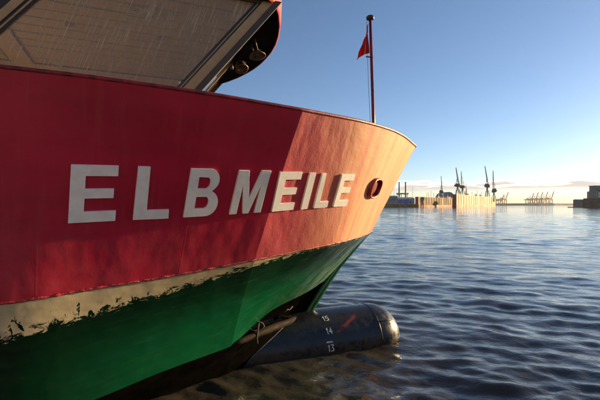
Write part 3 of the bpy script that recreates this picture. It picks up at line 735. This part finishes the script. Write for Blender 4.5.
M['brick'] = simple('dark_brick', (0.10, 0.055, 0.045), 0.85, 0, 0.3, 0.2, 0.0)
M['concrete'] = simple('silo_concrete', (0.17, 0.17, 0.16), 0.8, 0, 0.2, 0.15, 0.0)
M['glassfar'] = simple('office_glass', (0.10, 0.16, 0.20), 0.15, 0, 0.2, 0.3, 0.0)
M['pane_far'] = simple('far_window', (0.03, 0.04, 0.05), 0.2, 0, 0.2, 0.3, 0.0)
M['land'] = simple('far_shore_green', (0.060, 0.070, 0.035), 0.9, 0, 0.4, 0.02, 0.0)
M['tent'] = simple('blue_grey_sheet_roof', (0.14, 0.19, 0.27), 0.6, 0, 0.15, 0.1, 0.0)

def oriented(name, loc, ang):
    return empty(name, loc, ang)
def dock(name, a, b, hgt, depth, mat, label, npanel, seed):
    a, b = Vector(a), Vector(b); d = b - a; L = d.length; ang = math.atan2(d.y, d.x); rr = random.Random(seed)
    e = empty(name, a, ang); tag(e, label, 'floating dock')
    MB().box((L / 2, depth / 2, 1.2), (L, depth, 3.2)).build('pontoon', M['reddock'], e)
    for y0 in (0,):
        w = MB().box((L / 2, y0 + 2, 2.8 + (hgt - 2.8) / 2), (L - 1, 4, hgt - 2.8)).build('wing_wall', mat, e)
        for k in range(npanel):
            x = 2 + (L - 4) * (k + .5) / npanel
            if y0 == 0: MB().box((x, -0.15, 2.9 + (hgt - 3.3) / 2), (0.5, 0.3, hgt - 3.6)).build('rib', mat, w)
        for k in range(int(npanel * 1.5)):
            MB().box((2 + (L - 4) * k / (npanel * 1.5), y0 + (0.3 if y0 == 0 else 3.7), hgt + .55), (.12, .12, 1.1)).build('rail_post', M['steelgrey'], w)
        MB().box((L / 2, y0 + .3, hgt + 1.12), (L - 2, .12, .12)).build('rail', M['steelgrey'], w)
        for xx in (0.0, L):
            MB().box((xx, y0 + 2, 2.8 + (hgt - 2.8) / 2), (1.6, 4.4, hgt - 2.6)).build('end_tower', M['reddock'], w)
    for k in range(5):
        x = L * (0.25 + 0.12 * k); MB().box((x, 2.0, hgt + 2.4 + rr.uniform(0, 2)), (.5, .5, 4.8 + rr.uniform(0, 3))).build('mast', M['steelgrey'], e)
    for k in range(3):
        x = L * rr.uniform(.15, .9); MB().box((x, 2.2, hgt + 1.1), (4, 3, 2.2)).build('deck_hut', M['shedgrey'], e)
    return e
dock('floating_dock', at(418.5, 520), at(458, 640), 13.4, 5, M['rustdock'], 'rusty brown floating dock beyond the pale one', 16, 1)
dock('floating_dock', at(456.5, 470), at(495.5, 640), 15.3, 5, M['creamdock'], 'pale cream floating dock with dark jib cranes on top', 18, 2)

def jib_crane(loc, base_z, top_z, lean, ang, label, group='jib cranes on the docks', sc=1.0):
    e = empty('jib_crane', (loc[0], loc[1], base_z), ang); tag(e, label, 'crane', group); H = top_z - base_z
    ph = H * 0.20; p = MB()
    for x in (-2.2, 2.2):
        for y in (-2.2, 2.2): p.beam((x * sc, y * sc, 0), (x * .55 * sc, y * .55 * sc, ph), .7 * sc)
    p.build('portal', M['steeldark'], e)
    MB().tube([(0, 0, ph), (0, 0, ph + H * .10)], 1.3 * sc, 10).build('slewing_column', M['steelgrey'], e)
    hs = ph + H * .10
    MB().prism([(-2.6 * sc, -1.7 * sc, hs), (2.4 * sc, -1.7 * sc, hs), (2.0 * sc, -1.7 * sc, hs + H * .10), (-2.6 * sc, -1.7 * sc, hs + H * .12)], (0, 3.4 * sc, 0)).build('machinery_house', M['steeldark'], e)
    MB().box((2.9 * sc, 0, hs + H * .03), (1.6 * sc, 1.8 * sc, H * .07)).build('driver_cab', M['craneyellow'], e)
    j = MB(); foot = Vector((1.2 * sc, 0, hs + H * .08)); tip = Vector((1.2 * sc + lean, 0, H)); nseg = 9; wd = 1.5 * sc
    ax_ = (tip - foot).normalized(); sdv = Vector((0, 1, 0)); nv = ax_.cross(sdv)
    def cp(f, sy, sn): w_ = wd * (1 - .75 * f) * .5; return foot + (tip - foot) * f + sdv * sy * w_ + nv * sn * w_
    for sy in (-1, 1):
        for sn in (-1, 1): j.beam(cp(0, sy, sn), cp(1, sy, sn), .30 * sc)
    for i in range(nseg):
        f0, f1 = i / nseg, (i + 1) / nseg
        for sy in (-1, 1): j.beam(cp(f0, sy, -1 if i % 2 else 1), cp(f1, sy, 1 if i % 2 else -1), .2 * sc)
        for sn in (-1, 1): j.beam(cp(f0, -1, sn), cp(f1, 1, sn), .2 * sc)
    j.build('jib', M['jib'], e)
    MB().beam((-2.0 * sc, 0, hs + H * .10), (-1.0 * sc, 0, hs + H * .28), .5 * sc).beam((-1.0 * sc, 0, hs + H * .28), tuple(foot + (tip - foot) * .75), .16 * sc).build('back_stay', M['steeldark'], e)
    MB().box((-3.2 * sc, 0, hs + H * .05), (1.8 * sc, 3.0 * sc, H * .06)).build('counterweight', M['steeldark'], e)
    return e
def zpx(y, Y): return 2.7 + (205.1 - y) / 400 * Y
Yc = 500
jib_crane(at(457.8, 500), 15.3, zpx(167.5, 500), -3.6, 0.0, 'tall dark jib crane leaning its boom, on the cream dock end beside the rusty dock')
jib_crane(at(462.6, 520), 15.3, zpx(171, 520), 0.6, 2.2, 'dark jib crane with upright boom, second on the cream dock')
jib_crane(at(487.3, 590), 15.3, zpx(166, 590), -5.0, 0.1, 'tallest dark jib crane leaning its boom, near the far end of the cream dock')
jib_crane(at(494.0, 625), 8.0, zpx(170.5, 625), 0.5, 2.0, 'dark jib crane with upright boom at the red far end of the cream dock')
jib_crane(at(441.5, 600), 10.0, zpx(176, 600), -1.6, 0.2, 'slender jib crane rising behind the rusty brown dock', sc=.8)
jib_crane(at(466.0, 650), 12.0, zpx(184, 650), -.6, 0.6, 'short jib crane behind the cream dock', sc=.7)

# sheds and quay at the left of the far bank
def quay(a, b, zt, dep, mat, label):
    a, b = Vector(a), Vector(b); d = b - a; L = d.length; e = empty('timber_quay', a, math.atan2(d.y, d.x)); tag(e, label, 'quay')
    MB().box((L / 2, dep / 2 + .4, zt / 2 - .5), (L, dep, zt + 1)).build('quay_deck', M['quay'], e)
    for k in range(22): MB().tube([(L * (k + .5) / 22, -.1, -1), (L * (k + .5) / 22, -.1, zt + random.uniform(.1, .9))], .35, 7).build('pile', M['quay'], e)
quay(at(384, 500), at(419, 510), 3.6, 30, M['quay'], 'brown timber piled quay in front of the blue sheds')
def shed(a, L, dep, zb, eave, ridge, ang, wmat, rmat, label, doors=(), group=None):
    e = empty('quay_shed', (a[0], a[1], zb), ang); tag(e, label, 'shed', group)
    MB().box((L / 2, dep / 2, (eave - zb) / 2), (L, dep, eave - zb)).build('wall', wmat, e)
    q = [(-.4, -.5, eave - zb + .05), (-.4, dep + .5, eave - zb + .05), (-.4, dep / 2, ridge - zb)]
    MB().prism(q, (L + .8, 0, 0)).build('roof', rmat, e)
    for (x0, x1, z0, z1, mm) in doors: MB().box(((x0 + x1) / 2, -.12, (z0 + z1) / 2), (x1 - x0, .24, z1 - z0)).build('door' if z0 < .5 else 'window', mm, e)
    return e
shed(at(384, 530), 18.5, 20, 3.6, 13.8, 15.6, 0.05, M['shedgrey'], M['shedgrey'], 'grey gabled shed on the quay with dark windows', [(2 + 3 * k, 3.6 + 3 * k, 5.5, 7.4, M['pane_far']) for k in range(5)])
shed(at(398, 535), 22.5, 20, 3.6, 11.6, 13.6, 0.05, M['shedpale'], M['shedpale'], 'long pale shed with bright blue doors on the quay', [(.8, 6.4, 1.5, 6.3, M['shedblue']), (7.4, 14.6, .4, 6.3, M['shedblue']), (16, 17.6, 1, 5, M['pane_far'])])
sh3 = empty('sheet_hall', at(443.5, 690), 0.1); tag(sh3, 'blue-grey domed sheet hall behind the rusty dock', 'hall')
arcp = [(x, 0, z) for x, z in [(-.5, 0), (-.5, 18.5), (2.5, 22.5), (6, 24.8), (10, 25.6), (14, 24.8), (17.5, 22.5), (20.5, 18.5), (20.5, 0)]]
MB().prism(arcp, (0, 30, 0)).build('hall_body', M['tent'], sh3)
for px in (399.2, 405.6):
    e = empty('chimney', at(px, 620), 0); tag(e, 'tall grey chimney behind the pale shed' , 'chimney', 'twin chimneys behind the pale shed')
    zt = zpx(182, 620)
    MB().tube([(0, 0, 0), (0, 0, zt * .96), (0, 0, zt)], [1.35, 1.1, 1.2], 12).build('stack', M['steelgrey'], e)
    MB().tube([(0, 0, zt * .48), (0, 0, zt * .50)], 1.9, 12).build('platform', M['steelgrey'], e)
e = empty('chimney_bridge', at(397, 621.5), 0); tag(e, 'grey lattice bridge between the twin chimneys', 'bridge')
MB().box((9, 2.2, zpx(193.6, 620)), (19, 1, 2.2)).build('bridge_deck', M['steelgrey'], e)
for x in (1.0, 7.2, 16.5): MB().box((x, 2.2, zpx(193.6, 620) / 2), (.8, .8, zpx(193.6, 620) - 1)).build('bridge_leg', M['steelgrey'], e)
for px, yt in ((394, 190), (412.5, 187), (427, 192), (431, 190.5)):
    e = MB().tube([(0, 0, 0), (0, 0, zpx(yt, 640))], .28, 6).build('light_mast', M['steelgrey']); e.location = at(px, 660, 0)
    tag(e, 'thin grey light mast behind the sheds and the rusty dock', 'mast', 'light masts behind the docks')

# far shore, trees on it and container gantries
def shore():
    n = 300; vs, fs = [], []
    for i in range(n + 1):
        px = -700 + 2000 * i / n; Y = 2600 + 200 * math.sin(i * .3)
        h_ = 7 + 9 * noise.noise((i * .35, 3.1, 0)) + 4 * noise.noise((i * 1.3, 7, 0)); h_ = max(4, h_ + 3)
        a = at(px, Y); vs += [(a.x, Y, -1), (a.x, Y + 8, h_ * .8), (a.x, Y + 80, h_ + 3), (a.x, Y + 900, h_ + 2), (a.x, Y + 901, -1)]
    for i in range(n):
        for j in range(4): a = i * 5 + j; fs.append((a, a + 5, a + 6, a + 1))
    o = MB().add(vs, fs).build('far_shore', M['land'], None, True); o['kind'] = 'structure'; o['label'] = 'low dark wooded far shore'
shore()
def gantry(px, Y, htop, ang, mat, label, group):
    e = empty('gantry_crane', at(px, Y), ang); tag(e, label, 'gantry crane', group); H = htop * .46; k = MB()
    for x in (-14, 14):
        for y in (-10, 10): k.beam((x, y, 0), (x, y, H), 3.6)
    k.beam((-14, -10, H * .35), (14, -10, H * .35), 2.4).beam((-14, 10, H * .35), (14, 10, H * .35), 2.4).beam((-14, -10, H * .35), (14, -10, H), 1.8)
    k.build('portal', mat, e)
    MB().beam((-34, 0, H), (17, 0, H), 6, 5).build('back_girder', mat, e)
    MB().beam((16, 0, H), (34, 0, htop), 3.6).build('raised_boom', mat, e)
    MB().beam((10, 0, H), (6, 0, H * 1.55), 2.4).beam((6, 0, H * 1.55), (26, 0, htop * .80), 1.3).beam((6, 0, H * 1.55), (-30, 0, H), 1.3).build('apex_frame', mat, e)
    MB().box((-8, 0, H + 6), (16, 7, 7)).build('machinery_house', M['gantrywhite'], e)
for px, ht in ((529, 78), (533.5, 82), (538, 84), (543, 86), (549, 88)):
    gantry(px, 2500, ht, 0.15, M['gantry'], 'orange container gantry with raised boom, one of five on the far shore', 'five container gantries on the far shore')
for px, ht in ((499.2, 70), (503.4, 84)):
    gantry(px, 2550, ht, 0.15, M['gantry'], 'orange container gantry with raised boom just past the cream dock', 'two container gantries past the dock')
for k, px in enumerate((530.5, 539.5, 550.5)):
    e = MB().box((0, 0, 7), (34, 20, 14)).box((3, 0, 15.5), (12, 14, 3)).build('container_stack', M['gantrywhite']); e.location = at(px, 2480)
    tag(e, 'pale block of stacked containers under the gantries', 'containers', 'container stacks under the gantries')

# buildings at the right
def house(px, Y, w, d, hh, ang, mat, label, wins, roofh=2.5):
    e = empty('waterside_house', at(px, Y), ang); tag(e, label, 'house')
    MB().box((0, 0, hh / 2), (w, d, hh)).build('wall', mat, e)
    MB().prism([(-w / 2 - .4, -d / 2 - .4, hh + .02), (-w / 2 - .4, d / 2 + .4, hh + .02), (-w / 2 - .4, d / 2 - 2, hh + roofh), (-w / 2 - .4, -d / 2 + 2, hh + roofh)], (w + .8, 0, 0)).build('roof', M['concrete'], e)
    for i in range(wins[0]):
        for j in range(wins[1]):
            MB().box((-w / 2 + w * (i + .5) / wins[0], -d / 2 - .05, 2.2 + (hh - 3) * j / wins[1]), (w / wins[0] * .5, .2, (hh - 3) / wins[1] * .5)).build('window', M['pane_far'], e)
house(578.5, 520, 8.5, 8, 8.6, 0.1, M['concrete'], 'small stone house alone on the shore beside the brick warehouse', (3, 2), 1.6)
e = empty('warehouse', at(598, 430), 0.0); tag(e, 'dark brick warehouse with a glass storey and a tall square tower', 'warehouse')
MB().box((14, 6, 4.6), (40, 16, 11.2)).build('brick_base', M['brick'], e)
MB().box((-7.6, 5, 3.2), (3.0, 12, 8.4)).build('side_annex', M['brick'], e)
MB().box((20, 6, 14.0), (46, 13, 7.4)).build('glass_storey', M['glassfar'], e)
MB().box((19, 6, 18.2), (40, 12, 1.1)).build('roof', M['brick'], e)
tw_ = MB().box((-.4, 4, 16.7), (6.6, 8, 13.0)).build('tower', M['concrete'], e)
MB().box((-.4, 4, 23.5), (7.2, 8.6, .6)).build('tower_cap', M['concrete'], tw_)
for i in range(2):
    for j in range(3): MB().box((-1.9 + 3 * i, -.08, 13 + 3.4 * j), (1.2, .2, 1.8)).build('tower_window', M['pane_far'], tw_)
for i in range(12):
    for j in range(2): MB().box((-4 + 3.1 * i, -2.1, 4 + 3.6 * j), (1.3, .24, 1.7)).build('window', M['pane_far'], e)
for i in range(12): MB().box((-1 + 3.6 * i, -.62, 14.0), (.25, .3, 7.2)).build('glazing_bar', M['steelgrey'], e)
MB().box((0.6, -.7, 13.6), (1.6, .3, 6.0)).build('pale_panel', M['gantrywhite'], e)  # plain white panel on the glass storey
MB().box((10, 6, -.3), (60, 26, 2.2)).build('quay_wall', M['brick'], e)

# ------------------------------------------------------------------ unseen landing stage and quay front, added to bounce light onto the hull
M['pontoon'] = simple('bounce_pontoon_asphalt', (0.20, 0.19, 0.17), 0.9, 0, 0.2, 1.0, 0.2)
M['bounce_sandstone'] = simple('bounce_pale_sandstone', (0.44, 0.38, 0.30), 0.85, 0, 0.15, 0.3, 0.1)
pt = empty('bounce_pontoon', L2W((0, -5.6, 0)), HEAD); tag(pt, 'unseen grey landing pontoon alongside the ship, added for bounce light', 'pontoon')
MB().box((-4, -4.5, 0.2), (52, 9, 1.7)).build('bounce_pontoon_body', M['pontoon'], pt)
MB().box((-4, -0.12, 1.12), (52, 0.24, 0.14)).build('bounce_edge_beam', M['quay'], pt)
for k in range(9): MB().tube([(-28 + 6 * k, 0.05, -.6), (-28 + 6 * k, 0.05, 1.0)], 0.16, 10).build('bounce_fender_pile', M['quay'], pt)
qb = empty('bounce_building', (-8, -38, 0), R(-14)); tag(qb, 'unseen long pale building with rows of windows, added to bounce light onto the hull', 'building')
MB().box((0, -7, 8.5), (120, 14, 17)).build('bounce_facade', M['bounce_sandstone'], qb)  # added front, turned to the sun as fill for the shaded hull
MB().prism([(-60.5, .5, 17.02), (-60.5, -14.5, 17.02), (-60.5, -7, 21)], (121, 0, 0)).build('roof', M['concrete'], qb)
pw_ = None
for i in range(26):
    for j in range(4):
        if pw_ is None: pw_ = MB().box((0, 0.04, 0), (1.5, .12, 2.0)).build('window', M['pane_far'], qb); o = pw_
        else: o = pw_.copy(); COL.objects.link(o); o.parent = qb
        o.location = (-57.5 + 4.6 * i, 0, 3.0 + 3.9 * j)
MB().box((0, -2, -.2), (140, 20, 2.6)).build('quay_wall', M['concrete'], qb)  # unseen base of the added bounce building

# ------------------------------------------------------------------ thin harbour haze
hz = MB().box((0, 0, 98), (29000, 29000, 204)).build('haze', None); hz['kind'] = 'stuff'; hz['label'] = 'thin pale haze over the river'
hm = bpy.data.materials.new('haze'); hm.use_nodes = True; hm.node_tree.nodes.clear()
ho = hm.node_tree.nodes.new('ShaderNodeOutputMaterial'); hv = hm.node_tree.nodes.new('ShaderNodeVolumePrincipled')
hv.inputs['Color'].default_value = (0.92, 0.93, 0.95, 1); hv.inputs['Density'].default_value = 0.00007; hv.inputs['Anisotropy'].default_value = 0.1
hm.node_tree.links.new(hv.outputs[0], ho.inputs['Volume']); hz.data.materials.append(hm)
